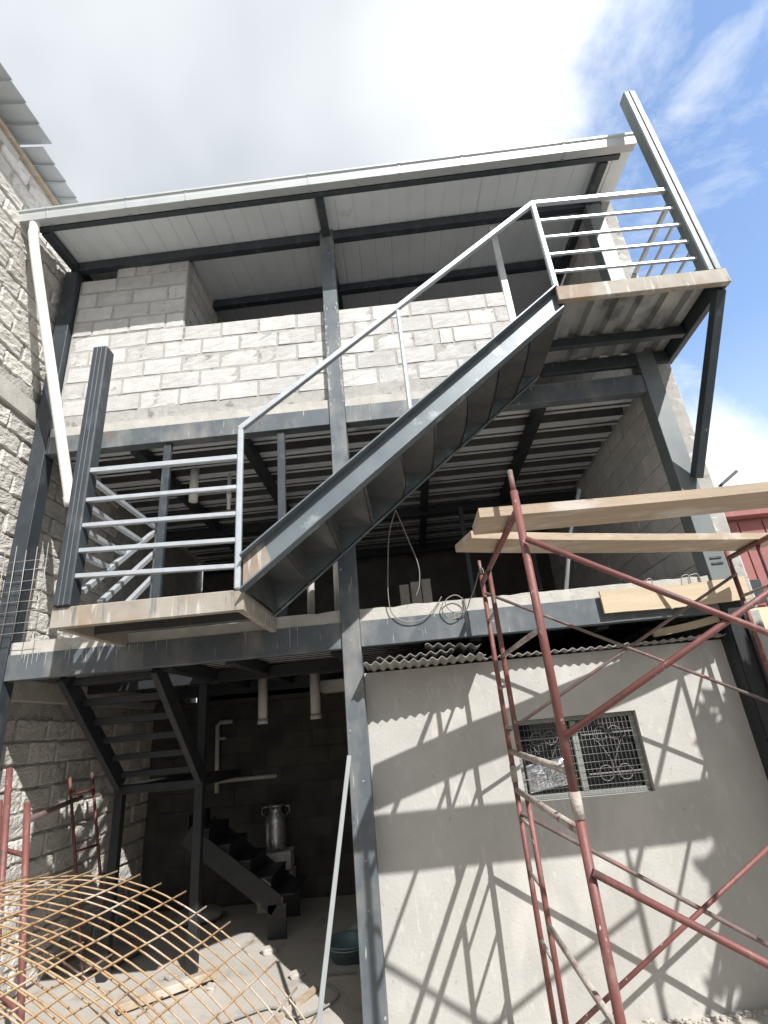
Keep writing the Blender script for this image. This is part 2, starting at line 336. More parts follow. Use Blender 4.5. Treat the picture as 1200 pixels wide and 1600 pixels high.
# first floor edge beam, slab, deck
part('first_floor_beam', 'steel_dusty', (-3.499, -.551, .012, .11, 2.545, 2.765), (-.389, 2.659, .012, .11, 2.545, 2.765))
part('first_floor_beam', 'steel', (2.836, 3.10, .06, .2, 2.60, 2.80))
b = MB()
def ragged_slab(x0, x1, z0, z1, seed, y=.022, amp=.012):
    n = int((x1-x0)/.05); top = []
    for i in range(n+1):
        x = x0+(x1-x0)*i/n; top.append((x, z1+nz(x, seed, 0, 6)*amp+nz(x, seed, 4, 21)*amp*.6, y+nz(x, seed, 8, 9)*.006))
    V = []
    for x, z, yy in top: V += [(x, yy, z0), (x, yy, z), (x, yy+.10, z+.002), (x, yy+.10, z0)]
    F = [[i*4+k, i*4+4+k, i*4+4+(k+1) % 4, i*4+(k+1) % 4] for i in range(n) for k in range(4)]+[[0, 1, 2, 3], [n*4+k for k in range(4)]]
    b.add(V, F)
ragged_slab(-3.49, -.553, 2.766, 2.872, 1); ragged_slab(-.387, 2.655, 2.766, 2.868, 2); b.build('slab_edge', 'concrete', bld)
part('floor_slab', 'slab', (-3.66, -3.05, .13, 4.7, 2.72, 2.865), (-3.0, -2.2, 1.2, 4.7, 2.72, 2.865), (-2.18, 2.69, .13, 4.7, 2.72, 2.865))
def deck(zb, x0, x1, y0, y1, sheets, name='deck_sheet', m='deck', pitch=.33, dep=.075):
    per = (y1-y0)/sheets
    for s_ in range(sheets):
        ya = y0+per*s_; k = max(1, round(per/pitch)); pr = []
        for i in range(k):
            q = ya+per*i/k; w = per/k
            pr += [(q, zb+dep), (q+w*.24, zb+dep), (q+w*.36, zb), (q+w*.47, zb), (q+w*.51, zb+.014), (q+w*.74, zb+.014), (q+w*.78, zb), (q+w*.9, zb)]
        pr.append((ya+per, zb+dep))
        pr = [(a, z_+.002*(s_ % 2)) for a, z_ in pr]
        prof = pr+[(a, z_+.004) for a, z_ in pr[::-1]]
        n = len(prof); mb2 = MB(); V = [(x0, a, z_) for a, z_ in prof]+[(x1, a, z_) for a, z_ in prof]
        mb2.add(V, [[i, (i+1) % n, n+(i+1) % n, n+i] for i in range(n)]); ob = mb2.build(name, m, bld); ob.data.materials.append(Mt['deck_shade'])
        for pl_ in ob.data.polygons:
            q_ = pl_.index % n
            if q_ < n//2 and (q_ % 8) in (0, 1, 3, 5, 7): pl_.material_index = 1  # recess and step faces get the painted shade
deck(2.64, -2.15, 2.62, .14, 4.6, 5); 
for x in (-2.12, -1.55, -.62, .6, 1.7): part('floor_joist', 'joist', (x-.05, x+.05, .125, 4.6, 2.52, 2.63))
part('floor_joist', 'joist', (-3.495, -.56, 1.25, 1.33, 2.50, 2.62))
part('floor_joist', 'joist', (-3.495, 2.6, 2.45, 2.53, 2.46, 2.60))
# mortar drips and smears left on the steel by the slab pours
dr = MB(); ra = random.Random(3)
def drips(x0, x1, ztop, y, n, lmax, lmin=.015):
    for _ in range(n):
        x = ra.uniform(x0, x1)
        if nz(x, ztop, 0, 1.6) < .12: continue
        L_ = lmin+lmax*ra.random()**2.2; w_ = ra.uniform(.0012, .0042)
        V = [(x-w_*1.3, y, ztop), (x+w_*1.3, y, ztop), (x+w_*.5, y, ztop-L_-.01), (x-w_*.4, y, ztop-L_), (x-w_*.7, y-.0035, ztop), (x+w_*.7, y-.0035, ztop), (x, y-.003, ztop-L_)]
        dr.add(V, [[0, 1, 5, 4], [4, 5, 6], [1, 2, 6, 5], [0, 4, 6, 3], [3, 6, 2]])
drips(-3.4, -.6, 2.767, .0118, 70, .16); drips(-.36, 2.0, 2.767, .0118, 110, .2); drips(-3.4, -.6, 4.977, .0058, 80, .12); drips(-.36, 1.6, 4.977, .0058, 60, .12)
for _ in range(150):                                   # smears up the edges of the middle column
    z_ = ra.uniform(5.0, 6.35); sd_ = ra.choice((-1, 1)); x = -.47+sd_*(.08-abs(ra.gauss(0, .016))); r_ = ra.uniform(.006, .02)
    pts_ = [(x+r_*ra.uniform(.5, 1)*math.cos(a_*1.047)*.6, -.0122, z_+r_*1.6*ra.uniform(.5, 1)*math.sin(a_*1.047)) for a_ in range(6)]
    pts_ = [(min(-.391, max(-.549, p_[0])), p_[1], p_[2]) for p_ in pts_]
    dr.add(pts_+[(x, -.0155, z_)], [[a_, (a_+1) % 6, 6] for a_ in range(6)])
dro = dr.build('mortar_drips', 'mortar', bld, recalc=False); dro['kind'] = 'stuff'
# second floor beam, deck, joists
part('second_floor_beam', 'steel_dusty', (-3.499, -.551, .006, .12, 4.775, 4.975), (-.389, 2.659, .006, .12, 4.775, 4.975))
b = MB(); ragged_slab(-3.49, -.553, 4.976, 5.085, 5, .02, .02); ragged_slab(-.387, 1.56, 4.976, 5.075, 6, .02, .02); b.build('slab_edge', 'concrete', bld)
part('floor_slab', 'slab', (-3.66, 2.69, .13, 4.7, 4.975, 5.07))
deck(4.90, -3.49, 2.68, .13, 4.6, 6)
for x in (-2.62, -1.5, .45, 1.62): part('floor_joist', 'joist', (x-.05, x+.05, .125, 4.6, 4.76, 4.885))
part('floor_joist', 'joist', (-3.495, 2.68, 2.6, 2.7, 4.72, 4.855)); part('floor_joist', 'joist', (-3.495, 2.68, 4.35, 4.45, 4.72, 4.855))
# thin posts between the two floors
b = MB(); b.bar((-2.235, .06, 2.86), (-2.235, .06, 4.775), .075, .05, (0, 1, 0)); b.build('door_post', 'steel', bld)
b = MB(); b.bar((-1.065, .06, 2.86), (-1.065, .06, 4.775), .075, .05, (0, 1, 0)); b.build('door_post', 'steel', bld)
# upper front wall of blocks
W0, WZ = .07, 5.255
wall = part('front_wall', 'mortar', (-3.49, 1.50, W0+.005, W0+.13, 5.07, 6.325), (-3.49, -2.175, W0+.005, W0+.13, 6.325, 7.19), (-3.06, -2.175, W0+.005, W0+.13, 7.19, 7.50))
def face_row(z, xa, xb, off, parent, y, meshes, h=1.):
    x = off
    while x > xa: x -= BL
    while x < xb-1e-3:
        a, e = max(x, xa), min(x+BL, xb)
        if e-a > .05:
            sc = (e-a-.012)/(BL-.012)
            # now and then a cut pair fills one space
            if sc > .95 and random.random() < .10 and a > -.4:
                m_ = a+random.uniform(.14, .29)
                for q0, q1 in ((a, m_), (m_, e)):
                    place(random.choice(meshes), 'block', parent, ((q0+q1)/2, y+.07+jit(.003), z+BH*h/2+jit(.002)), (jit(.006), jit(.006), jit(.006)), ((q1-q0-.008)/(BL-.012), 1, h))
            else:
                place(random.choice(meshes), 'block', parent, ((a+e)/2, y+.07+jit(.004), z+BH*h/2+jit(.004)), (jit(.008), jit(.012), jit(.008)), (sc, 1, h))
        x += BL
for k in range(5):
    face_row(WZ+k*BH-.005, -3.48, 1.49, -2.17 if k % 2 == 0 else -2.385, wall, W0, BLK)
for k in range(5, 9):
    face_row(WZ+k*BH-.005, -3.48, -2.18, -2.18 if k % 2 == 0 else -2.395, wall, W0, BLK)
for k, h in ((9, 1), (10, .5)):
    face_row(WZ+k*BH-.005, -3.05, -2.18, -2.18 if k % 2 == 0 else -2.395, wall, W0, BLK, h)
# return wall running back behind the pier
ret = part('return_wall', 'mortar', (-2.33, -2.194, .215, 1.10, 6.30, 7.56))
for k in range(6):
    y = .21+(0 if k % 2 else -.215)
    while y < 1.09:
        a, e = max(y, .215), min(y+BL, 1.1)
        if e-a > .06: place(random.choice(BLK), 'block', ret, (-2.255, (a+e)/2, 6.34+BH*k+BH/2), (0, 0, R(90)), ((e-a-.012)/(BL-.012), 1, 1))
        y += BL
# door post and side pier of the upper storey
b = MB(); b.bar((1.53, .10, 5.07), (1.53, .10, 7.36), .075, .06, (0, 1, 0)); b.build('door_post', 'galv_old', bld)
# right side wall: long block wall seen from inside and on edge
XR0, XR1 = 2.735, 2.99
rwl = part('side_wall', 'mortar', (XR0+.006, XR1-.006, .04, 4.7, 0, 2.54), (XR0+.006, XR1-.006, .036, 4.7, 2.56, 7.52))
k = 0; z = 2.60
while z < 7.35:
    y = .03-(BL/2 if k % 2 else 0); deep = 4.6 if z < 4.8 else 1.2
    while y < deep:
        a, e = max(y, .03), y+BL
        if e-a > .06: place(random.choice(BLKX), 'block', rwl, ((XR0+XR1)/2+jit(.004), (a+e)/2, z+BH/2), (jit(.005), jit(.005), R(90)+jit(.008)), ((e-a-.012)/(BL-.012), (XR1-XR0)/.25, 1))
        y += BL
    z += BH; k += 1
part('pier', 'plaster', (2.70, 2.733, .18, .42, 5.08, 7.5))
# rear and inner walls
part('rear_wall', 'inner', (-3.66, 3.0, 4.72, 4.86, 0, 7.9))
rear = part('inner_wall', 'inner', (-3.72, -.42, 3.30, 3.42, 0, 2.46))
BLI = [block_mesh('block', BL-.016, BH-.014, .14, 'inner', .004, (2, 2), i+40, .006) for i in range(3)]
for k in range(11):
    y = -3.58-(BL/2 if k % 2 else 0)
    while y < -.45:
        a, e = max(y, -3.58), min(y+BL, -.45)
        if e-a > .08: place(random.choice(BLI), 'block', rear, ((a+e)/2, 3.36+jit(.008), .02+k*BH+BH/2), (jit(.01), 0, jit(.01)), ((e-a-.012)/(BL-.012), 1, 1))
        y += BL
# roof: purlins, rafters, sheets, gutter
YF = -.60
roof = part('roof', 'steel', (-3.60, 2.86, 0.005, .10, 7.375, 7.50), (-3.60, 2.86, .90, 1.0, 7.375, 7.49), (-3.60, 2.86, 2.4, 2.5, 7.375, 7.49), (-3.60, 2.86, 4.3, 4.4, 7.375, 7.49), (-3.60, 2.86, YF+.005, YF+.07, 7.405, 7.478), warp=rw)
for x in (-3.55, -.47, 2.70):
    part('rafter', 'steel', (x-.045, x+.045, YF+.075, 0.0, 7.39, 7.485), (x-.045, x+.045, .105, 4.3, 7.40, 7.488), parent=roof, warp=rw)
xs_ = [-3.66+.84*i for i in range(9)]
for i in range(8):
    xa, xb = xs_[i], min(xs_[i+1]+.03, 3.02); pr = []
    n = 4; w = .84/n
    for q in range(n):
        x = xa+w*q; pr += [(x, .012), (x+w*.86, .012), (x+w*.89, .021), (x+w*.95, .021)]
    pr.append((xb, .012)); pr = [(min(x, 3.02), z_+7.492+.003*(i % 2)) for x, z_ in pr if x <= 3.02]
    prof = pr+[(x, z_+.004) for x, z_ in pr[::-1]]
    b = MB(); m_ = len(prof); V = [(x, YF-.03, z_) for x, z_ in prof]+[(x, 4.72, z_) for x, z_ in prof]
    b.add(V, [[q, (q+1) % m_, m_+(q+1) % m_, m_+q] for q in range(m_)]); b.build('roof_sheet', 'roof_in', roof, rw)
gut = MB()
gp = [(-.02, .13), (-.02, .015), (-.125, .0), (-.138, .06), (-.142, .105), (-.158, .112), (-.160, .132), (-.136, .132), (-.134, .115), (-.128, .06), (-.117, .012), (-.028, .027), (-.028, .13)]
gut.prism([(YF+.01+a, 7.395+z_) for a, z_ in gp], 'x', -3.74, 2.98); g_ = gut.build('gutter', 'galv_old', roof, rw)
for x in (-3.42, -2.55, -1.9, -.56, .42, 1.1, 2.2):
    b = MB(); b.prism([(YF+.01+a*1.02-.002, 7.393+z_*1.02) for a, z_ in gp[1:8]]+[(YF-.02, 7.53), (YF-.02, 7.39)], 'x', x, x+.022); b.build('gutter_bracket', 'galv', g_, rw)
# white downpipe from the gutter back to the left column
b = MB(); b.path(catmull([(-3.57, YF-.06, 7.30), (-3.57, YF-.055, 7.2), (-3.52, -.60, 6.8), (-3.12, -.12, 4.35), (-3.10, -.10, 4.2)], 6), .05, 14); b.build('downpipe', 'pvc', bld)
# mortar-splashed wire starter grid standing by the left column
sg = thing('wire_grid', (-3.35, -.10, 2.87), 'thin grey welded wire grid standing by the left column above the first floor edge', 'wire grid')
b = MB()
for i in range(5): b.path([(-3.62+.10*i, -.08, 2.87), (-3.62+.10*i+.006, -.09, 3.3), (-3.62+.10*i+.0, -.10, 3.72+.03*math.sin(i*2.1))], .0035, 5)
b.build('upright_wire', 'wire', sg); b = MB()
for j in range(8): b.path([(-3.66, -.085, 2.93+.095*j), (-3.4, -.09, 2.93+.095*j+jit(.008)), (-3.2, -.09, 2.93+.095*j+jit(.01))], .0028, 5)
b.build('cross_wire', 'wire', sg)

# ------------------------------------------------------------------ metal staircase
st = thing('metal_staircase', (-1.8, -.5, 2.75), 'dark steel outside stair with two landings and silver tube railings across the facade', 'staircase')
YS, YB = -.95, -.10
SL = .797
def zt(x): return 3.12+SL*(x+1.12)
def channel(y, face, m, name):
    """inclined C channel: web with flanges towards the viewer"""
    b = MB(); x0, x1 = -1.12, 1.60; vh = .262
    def slab_(za, zb, ya, yb):
        prof = [(x0, zt(x0)+za), (x1, zt(x1)+za), (x1, zt(x1)+zb), (x0, zt(x0)+zb)]; b.prism(prof, 'y', ya, yb)
    slab_(-vh, 0, y, y+.012); slab_(-.013, .001, y+face, y+.013*(1 if face < 0 else 0)); slab_(-vh-.001, -vh+.012, y+face, y+.013*(1 if face < 0 else 0))
    return b.build(name, m, st)
channel(YS, -.085, 'stringer', 'front_stringer'); channel(YB, .065, 'stringer', 'back_stringer')
b = MB(); b.prism([(-1.115, zt(-1.115)-.25), (-.90, zt(-.90)-.25), (-.97, zt(-.97)-.013), (-1.115, zt(-1.115)-.013)], 'y', YS-.006, YS-.001); b.build('scorched_end', 'landing_rust', st)
NR = 9; run = 2.68/NR; rise = run*SL
for k in range(NR):
    xa = -1.10+run*k; za = 2.885+rise*k
    # folded plate: riser, then tread with a small sag
    bend = .02+jit(.035)
    b = MB(); n = 6; V = []
    for i in range(n+1):
        y = YS+.014+(YB-YS-.016)*i/n; s_ = math.sin(math.pi*i/n)
        V += [(xa+bend*s_, y, za-.02), (xa, y, za+rise), (xa+run+.015, y, za+rise-.006*s_)]
    F = []
    for i in range(n):
        for q in (0, 1): F.append([i*3+q, i*3+3+q, i*3+4+q, i*3+1+q])
    t_ = .005
    nV = len(V); V += [(x+t_, y, z-t_) for x, y, z in V]; F += [[i+nV for i in f][::-1] for f in F]
    b.add(V, F); b.build('step', 'sheet_black', st)
# lower landing
b = MB(); b.box(-2.49, -1.11, YS-.005, YS+.045, 2.735, 2.885, .006); ll = b.build('lower_landing', 'landing_rust', st)
part('landing_side_beam', 'landing_rust', (-2.485, -2.435, YS+.046, .01, 2.74, 2.88), parent=ll); part('landing_side_beam', 'landing_rust', (-1.17, -1.115, YS+.046, .01, 2.74, 2.88), parent=ll)
part('landing_plate', 'sheet_black', (-2.434, -1.171, YS+.046, .008, 2.862, 2.878), (-2.434, -1.171, -.5, -.44, 2.76, 2.86), parent=ll)
# upper landing
b = MB(); b.box(1.585, 3.05, YS-.06, YS-.005, 5.12, 5.275, .006); ul = b.build('upper_landing', 'landing_rust', st)
part('landing_side_beam', 'steel', (2.985, 3.045, YS-.004, .10, 5.125, 5.31), parent=ul)
part('landing_side_beam', 'steel', (1.60, 1.66, YS+.02, .06, 5.125, 5.25), parent=ul)
part('cross_bar', 'steel', (1.662, 2.984, -.36, -.30, 5.14, 5.235), parent=ul); part('cross_bar', 'steel', (1.662, 2.984, .0, .06, 5.10, 5.235), parent=ul)
pr = []
for i in range(6):
    x = 1.66+.22*i; pr += [(x, .05), (x+.07, .05), (x+.10, 0), (x+.19, 0)]
pr.append((2.985, .05)); pr = [(x, z_+5.245) for x, z_ in pr]; prof = pr+[(x, z_+.004) for x, z_ in pr[::-1]]
b = MB(); m_ = len(prof); V = [(x, YS, z_) for x, z_ in prof]+[(x, .05, z_) for x, z_ in prof]
b.add(V, [[q, (q+1) % m_, m_+(q+1) % m_, m_+q] for q in range(m_)]); b.build('landing_deck', 'deck_mid', ul)
b = MB(); b.bar((3.0, -.90, 5.13), (2.80, -.05, 3.76), .095, .075, (1, 0, 0)); b.build('knee_brace', 'steel', st)
# posts and rails
def post(x, y, z0, z1, w, m, name='post', lean=0):
    b = MB(); b.bar((x, y, z0), (x+lean, y, z1), w, w, (0, 1, 0), .010); return b.build(name, m, st)
pL = post(-2.41, YS+.03, 2.885, 5.19, .125, 'steel'); pR = post(2.965, YS+.01, 5.27, 7.80, .125, 'steel_grey', lean=-.07)
for dx in (-.018, .018):
    b = MB(); b.bar((-2.41+dx, YS-.034, 2.89), (-2.41+dx, YS-.034, 5.188), .005, .004, (0, 1, 0), .001); b.build('post_seam', 'steel_grey', pL)
b = MB(); b.bar((2.965, YS-.058, 5.28), (2.895, YS-.058, 7.798), .012, .008, (0, 1, 0), .001); b.build('post_seam', 'steel', pR)
post(-1.155, YS, 2.885, 4.215, .045, 'galv'); post(.215, YS-.02, zt(.215), 5.235, .038, 'galv'); post(1.60, YS-.03, 5.275, 6.34, .048, 'galv')
b = MB(); b.bar((-1.165, YS, 4.205), (1.60, YS-.02, 6.345), .045, .045); b.build('handrail', 'galv', st)
b = MB(); b.bar((1.59, YS-.02, 6.345), (2.90, YS+.01, 6.36), .045, .045); b.build('handrail', 'galv', st)
for z in (6.12, 5.905, 5.69, 5.48):
    b = MB(); b.bar((1.62, YS-.02, z-.005), (2.91, YS+.01, z), .026, .026); b.build('rail', 'galv', st)
for z in (6.35, 6.12, 5.905, 5.69, 5.48):
    w = .042 if z > 6.3 else .026
    b = MB(); b.bar((2.97, YS+.08, z), (2.97, .03, z), w, w); b.build('rail', 'galv', st)
for z, zl in ((3.95, 3.965), (3.69, 3.71), (3.47, 3.5), (3.26, 3.30), (3.06, 3.105)):
    b = MB(); b.bar((-2.35, YS, zl), (-1.178, YS, z), .036 if z < 3.9 else .042, .034 if z < 3.9 else .042); b.build('rail', 'galv', st)
for z, ye in ((3.93, .27), (3.695, -.02), (3.49, -.28), (3.30, -.50)):
    b = MB(); b.bar((-2.385, YS+.095, z), (-2.385, ye, z+.005), .04, .04); b.build('rail', 'galv', st)
for (ya, za, yb, zb_) in ((.28, 3.93, -.80, 3.03), (.28, 3.69, -.55, 3.0), (.29, 3.45, -.14, 3.09)):
    b = MB(); b.bar((-2.385, ya, za), (-2.385, yb, zb_), .045, .045); b.build('rail', 'galv', st)
b = MB(); b.bar((-2.385, .30, 2.87), (-2.385, .30, 3.96), .045, .045, (0, 1, 0)); b.build('post', 'galv', st)

# ------------------------------------------------------------------ inner stair going down to the ground
li = thing('inner_staircase', (-2.4, 1.6, 0), 'dark steel stair with open treads descending under the first floor at left', 'staircase')
for x in (-3.02, -2.20):
    b = MB(); b.bar((x, .10, 2.56), (x, 1.24, 1.60), .06, .16); b.build('stringer', 'joist', li)
for k in range(6):
    y = .18+.20*k; z = 2.53-.165*k
    part('tread', 'joist', (-2.985, -2.235, y-.02, y+.17, z-.05, z+.006), parent=li)
part('mid_landing', 'joist', (-3.1, -2.22, 1.26, 2.62, 1.50, 1.58), parent=li)
for x, y in ((-2.23, 1.31), (-3.05, 1.31)):
    b = MB(); b.bar((x, y, 0), (x, y, 1.5 if y > 2 or x < -3 else 2.52), .085, .085, (0, 1, 0)); b.build('post', 'joist', li)
for y in (1.98, 2.66):
    b = MB(); b.bar((-2.62, y, 1.0), (-1.62, y, .285), .02, .20, (0, 0, 1)); b.bar((-1.62, y, .30), (-1.62, y, 0), .02, .2, (1, 0, 0)); b.build('stringer', 'joist', li)
for k in range(5):
    x = -2.59+.23*k; z = 1.035-.165*k
    part('tread', 'joist', (x-.02, x+.23, 1.992, 2.648, z-.012, z+.006), (x-.02, x-.012, 1.992, 2.648, z+.006, z+.15), parent=li)

# ------------------------------------------------------------------ rendered shed under the right bay
sh = thing('rendered_shed', (1.2, 1.0, 0), 'low shed with cement rendered front wall, barred window and corrugated roof behind scaffold', 'shed')
G = .15
hx0, hx1, hz0, hz1 = .80, 1.80, 1.262, 1.85
xs = sorted(set([round(-.40+.1*i, 3) for i in range(33)]+[hx0, hx1])); zs = sorted(set([-.15]+[round(.1*i, 3) for i in range(24)]+[2.34, hz0, hz1]))
b = MB(); ix = {}; V = []
for x in xs:
    for z in zs:
        edge = (hx0-1e-4 <= x <= hx1+1e-4 and hz0-1e-4 <= z <= hz1+1e-4)
        ix[(x, z)] = len(V); V.append((x, G+(0 if edge else nz(x, 0, z, 1.1)*.008+nz(x, 3, z, 5)*.003), z))
F = []
for i in range(len(xs)-1):
    for j in range(len(zs)-1):
        if xs[i] >= hx0-1e-4 and xs[i+1] <= hx1+1e-4 and zs[j] >= hz0-1e-4 and zs[j+1] <= hz1+1e-4: continue
        F.append([ix[(xs[i], zs[j])], ix[(xs[i+1], zs[j])], ix[(xs[i+1], zs[j+1])], ix[(xs[i], zs[j+1])]])
b.add(V, F, True)
Y2 = G+.13
for (xa, za, xb, zb_) in ((hx0, hz0, hx1, hz0), (hx1, hz0, hx1, hz1), (hx1, hz1, hx0, hz1), (hx0, hz1, hx0, hz0)):
    b.add([(xa, G, za), (xb, G, zb_), (xb, Y2, zb_), (xa, Y2, za)], [[0, 1, 2, 3]])
b.add([(-.40, G, -.05), (-.40, G, 2.34), (-.40, 3.0, 2.34), (-.40, 3.0, -.05)], [[0, 1, 2, 3]])
shw = b.build('front_wall', 'plaster', sh, recalc=False)
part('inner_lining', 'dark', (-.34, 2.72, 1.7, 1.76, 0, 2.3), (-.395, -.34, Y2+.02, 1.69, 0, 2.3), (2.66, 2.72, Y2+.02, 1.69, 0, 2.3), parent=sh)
win = thing('barred_window', (1.3, .2, hz0), 'dark window with curly grille and wire screen set in the rendered wall', 'window')
fy0, fy1 = .205, .245
part('frame', 'frame_alu', (hx0+.002, hx1-.002, fy0, fy1, hz0+.002, hz0+.035), (hx0+.002, hx1-.002, fy0, fy1, hz1-.035, hz1-.002), (hx0+.002, hx0+.035, fy0, fy1, hz0+.036, hz1-.036), (hx1-.035, hx1-.002, fy0, fy1, hz0+.036, hz1-.036), parent=win, c=.003)
part('mullion', 'frame_alu', (1.265, 1.315, fy0-.004, fy1, hz0+.037, hz1-.037), parent=win)
for xa, xb in ((hx0+.036, 1.264), (1.316, hx1-.036)):
    part('pane', 'glass', (xa, xb, fy0+.046, fy0+.050, hz0+.036, hz1-.036), parent=win, c=.0005)
b = MB(); yg = .185
for i in range(31):
    x = hx0+.015+i*(hx1-hx0-.03)/30; b.rod((x, yg, hz0+.01), (x+jit(.003), yg, hz1-.012), .0017, 4)
for j in range(11):
    z = hz0+.02+j*(hz1-hz0-.04)/10; b.rod((hx0+.008, yg-.003, z), (hx1-.008, yg-.003, z+jit(.004)), .0019, 4)
b.build('wire_screen', 'grille', win)
for xc in (1.03, 1.55):
    b = MB()
    for z in (hz0+.15, hz1-.15): b.bar((xc-.21, .195, z), (xc+.21, .195, z), .006, .012)
    def arc(cx, cz, r, a0, a1, n=20): return [(cx+r*math.cos(R(a0+(a1-a0)*i/n)), .192, cz+r*math.sin(R(a0+(a1-a0)*i/n))) for i in range(n+1)]
    for sx in (-1, 1):
        b.path(arc(xc+sx*.055, hz1-.15, .05, 0, 330), .0035, 5); b.path(arc(xc+sx*.075, hz0+.15, .055, 0, 330), .0035, 5)
        b.path(catmull([(xc+sx*.13, .192, hz1-.18), (xc+sx*.08, .192, hz0+.36), (xc+sx*.012, .192, hz0+.22), (xc+sx*.03, .192, hz0+.12)]), .0035, 5)
    b.build('scroll_grille', 'grille', win)
# crumpled silver foil bag behind the left pane
b = MB(); n = 14; V = []; F = []
for j in range(n+1):
    for i in range(n+1):
        u, w = i/n*2-1, j/n*2-1; e = max(0, 1-u*u)*max(0, 1-w*w)
        V.append((1.03+u*.17, .238-.028*e**.5+nz(u*3, w*3, 1, 1.7)*.016*e, hz0+.17+w*.10+.02*u))
for j in range(n):
    for i in range(n): q = j*(n+1)+i; F.append([q, q+1, q+n+2, q+n+1])
b.add(V, F); b.add([(x, .246, z) for x, y, z in (V[0], V[n], V[-1], V[-1-n])], [[0, 1, 2, 3]])
single(b, 'foil_bag', 'foil', 'crumpled silver foil bag tucked behind the wire screen of the window', 'bag', recalc=False)
# corrugated sheets on the shed
def corr(x0, x1, y0, y1, z0, z1, amp, per, name, m, parent, skew=0, th=.006, lift=0):
    n = int((x1-x0)/per*8); V = []; b = MB()
    for dz in (0, th):
        for t, (y, z) in enumerate(((y0, z0), ((y0+y1)/2, (z0+z1)/2), (y1, z1))):
            for i in range(n+1):
                x = x0+(x1-x0)*i/n; V.append((x, y+skew*(x-x0), z+dz+amp*math.sin((x-x0)/per*6.2832)+lift*(x-x0)+nz(x, y, 5, 2.5)*.012))
    k = n+1; F = []
    for l in (0, 1):
        for t in (0, 1):
            for i in range(n): q = l*3*k+t*k+i; F.append([q, q+1, q+k+1, q+k])
    for i in range(n): F.append([i, i+1, 3*k+i+1, 3*k+i])
    F += [[0, k, 4*k, 3*k], [k, 2*k, 5*k, 4*k], [n, k+n, 4*k+n, 3*k+n], [k+n, 2*k+n, 5*k+n, 4*k+n]]
    b.add(V, F); return b.build(name, m, parent)
corr(-.36, .62, -.24, 1.8, 2.372, 2.30, .012, .076, 'roof_sheet', 'asbestos', sh, .06)
corr(.60, 2.72, .05, 1.8, 2.365, 2.31, .010, .076, 'roof_sheet', 'asbestos', sh, 0)
corr(-.26, .38, -.12, 1.6, 2.412, 2.36, .012, .085, 'roof_sheet', 'asbestos', sh, .05, .005, .03)
corr(.15, .62, -.02, 1.2, 2.50, 2.44, .013, .09, 'roof_sheet', 'asbestos', sh, .03, .004, -.08)

# ------------------------------------------------------------------ scaffold
sc = thing('scaffold_tower', (1.7, -1.0, 0), 'red pipe scaffold tower with cross braces standing in front of the rendered wall', 'scaffold')
def pole(name, p, q, r, m='red'):
    b = MB(); b.rod(p, q, r, 12); return b.build(name, m, sc)
YA, YBB, YC = -.22, -.61, -1.82
for fx in (.68, 2.72):
    for y, r_, top in ((YA, .019, 3.0), (YC, .0215, 3.05)):
        u = pole('upright', (fx, y, 1.50), (fx, y, top), r_); pole('upright', (fx, y, 0), (fx, y, 1.50), r_)
        b = MB(); b.rod((fx, y, 1.45), (fx, y, 1.56), r_+.004, 12); b.build('coupling', 'caked', u)
        b = MB(); b.rod((fx, y, top-.01), (fx, y, top+.13), r_*.72, 10); b.build('pin', 'brown', u)
    pole('inner_post', (fx, YBB, 1.66), (fx, YBB, 2.93), .018); pole('inner_post', (fx, YBB, .0), (fx, YBB, 1.40), .018)
    for z in (2.94, 1.40): pole('cross_bar', (fx, YA, z), (fx, YC, z), .020, 'red' if z > 2 else 'caked')
    pole('cross_bar', (fx, YA, 1.655), (fx, YC, 1.64), .020, 'caked')
    pole('cross_bar', (fx, YBB, 2.30), (fx, YC, 2.29), .015, 'caked'); pole('cross_bar', (fx, YBB, .71), (fx, YC, .71), .017, 'caked')
    for z in (2.62, 2.10, 1.82, 1.22, .90, .52): pole('ladder_rung', (fx, YA, z), (fx, YBB, z), .012, 'caked')
for y, nm, m_ in ((YA, 'rear', 'brown'), (YC, 'front', 'red')):
    r_ = .012 if y == YA else .016; dy = -.03
    pole('cross_brace', (.68, y+dy, 1.79), (2.72, y+dy, 2.80), r_, m_); pole('cross_brace', (.68, y+dy-.02, 2.84 if y == YA else 2.75), (2.72, y+dy-.02, 1.77 if y == YA else 1.6), r_, m_)
    if y == YA:
        pole('cross_brace', (.68, y+dy, 1.26), (2.72, y+dy, .03), r_+.003, 'brown'); pole('cross_brace', (.68, y+dy-.03, .03), (2.72, y+dy-.03, 1.18), r_+.003, 'red')
    else:
        pole('cross_brace', (.68, y+dy, 1.26), (2.72, y+dy, .08), r_, 'red')
def plank(name, label, p, q, w, th, m, cat='plank', group=None, parent=None, roll=0):
    p, q = Vector(p), Vector(q); d = (q-p); L = d.length; d.normalize(); sd = Vector((-d.y, d.x, 0)).normalized(); u = d.cross(sd)
    if roll: 
        Mx = Matrix.Rotation(roll, 3, d); sd = Mx@sd; u = Mx@u
    n = 14; b = MB(); V = []
    for i in range(n+1):
        t = i/n; wv = .006*math.sin(t*5+p.x)+jit(.002); bow = -.012*math.sin(math.pi*t)
        for (a, e) in ((-1, -1), (1, -1), (1, 1), (-1, 1)):
            V.append(p+d*(L*t)+sd*(a*(w/2)+wv)+u*(e*th/2+bow))
    F = [[i*4+k, i*4+4+k, i*4+4+(k+1) % 4, i*4+(k+1) % 4] for i in range(n) for k in range(4)]+[[0, 1, 2, 3], [n*4+k for k in range(4)]]
    b.add(V, F); return single(b, name, m, label, cat, group)
plank('scaffold_plank', 'upper thick timber plank laid along the front of the red scaffold top', (.49, -1.54, 2.995), (3.2, -1.50, 2.995), .30, .058, 'wood', group='scaffold planks')
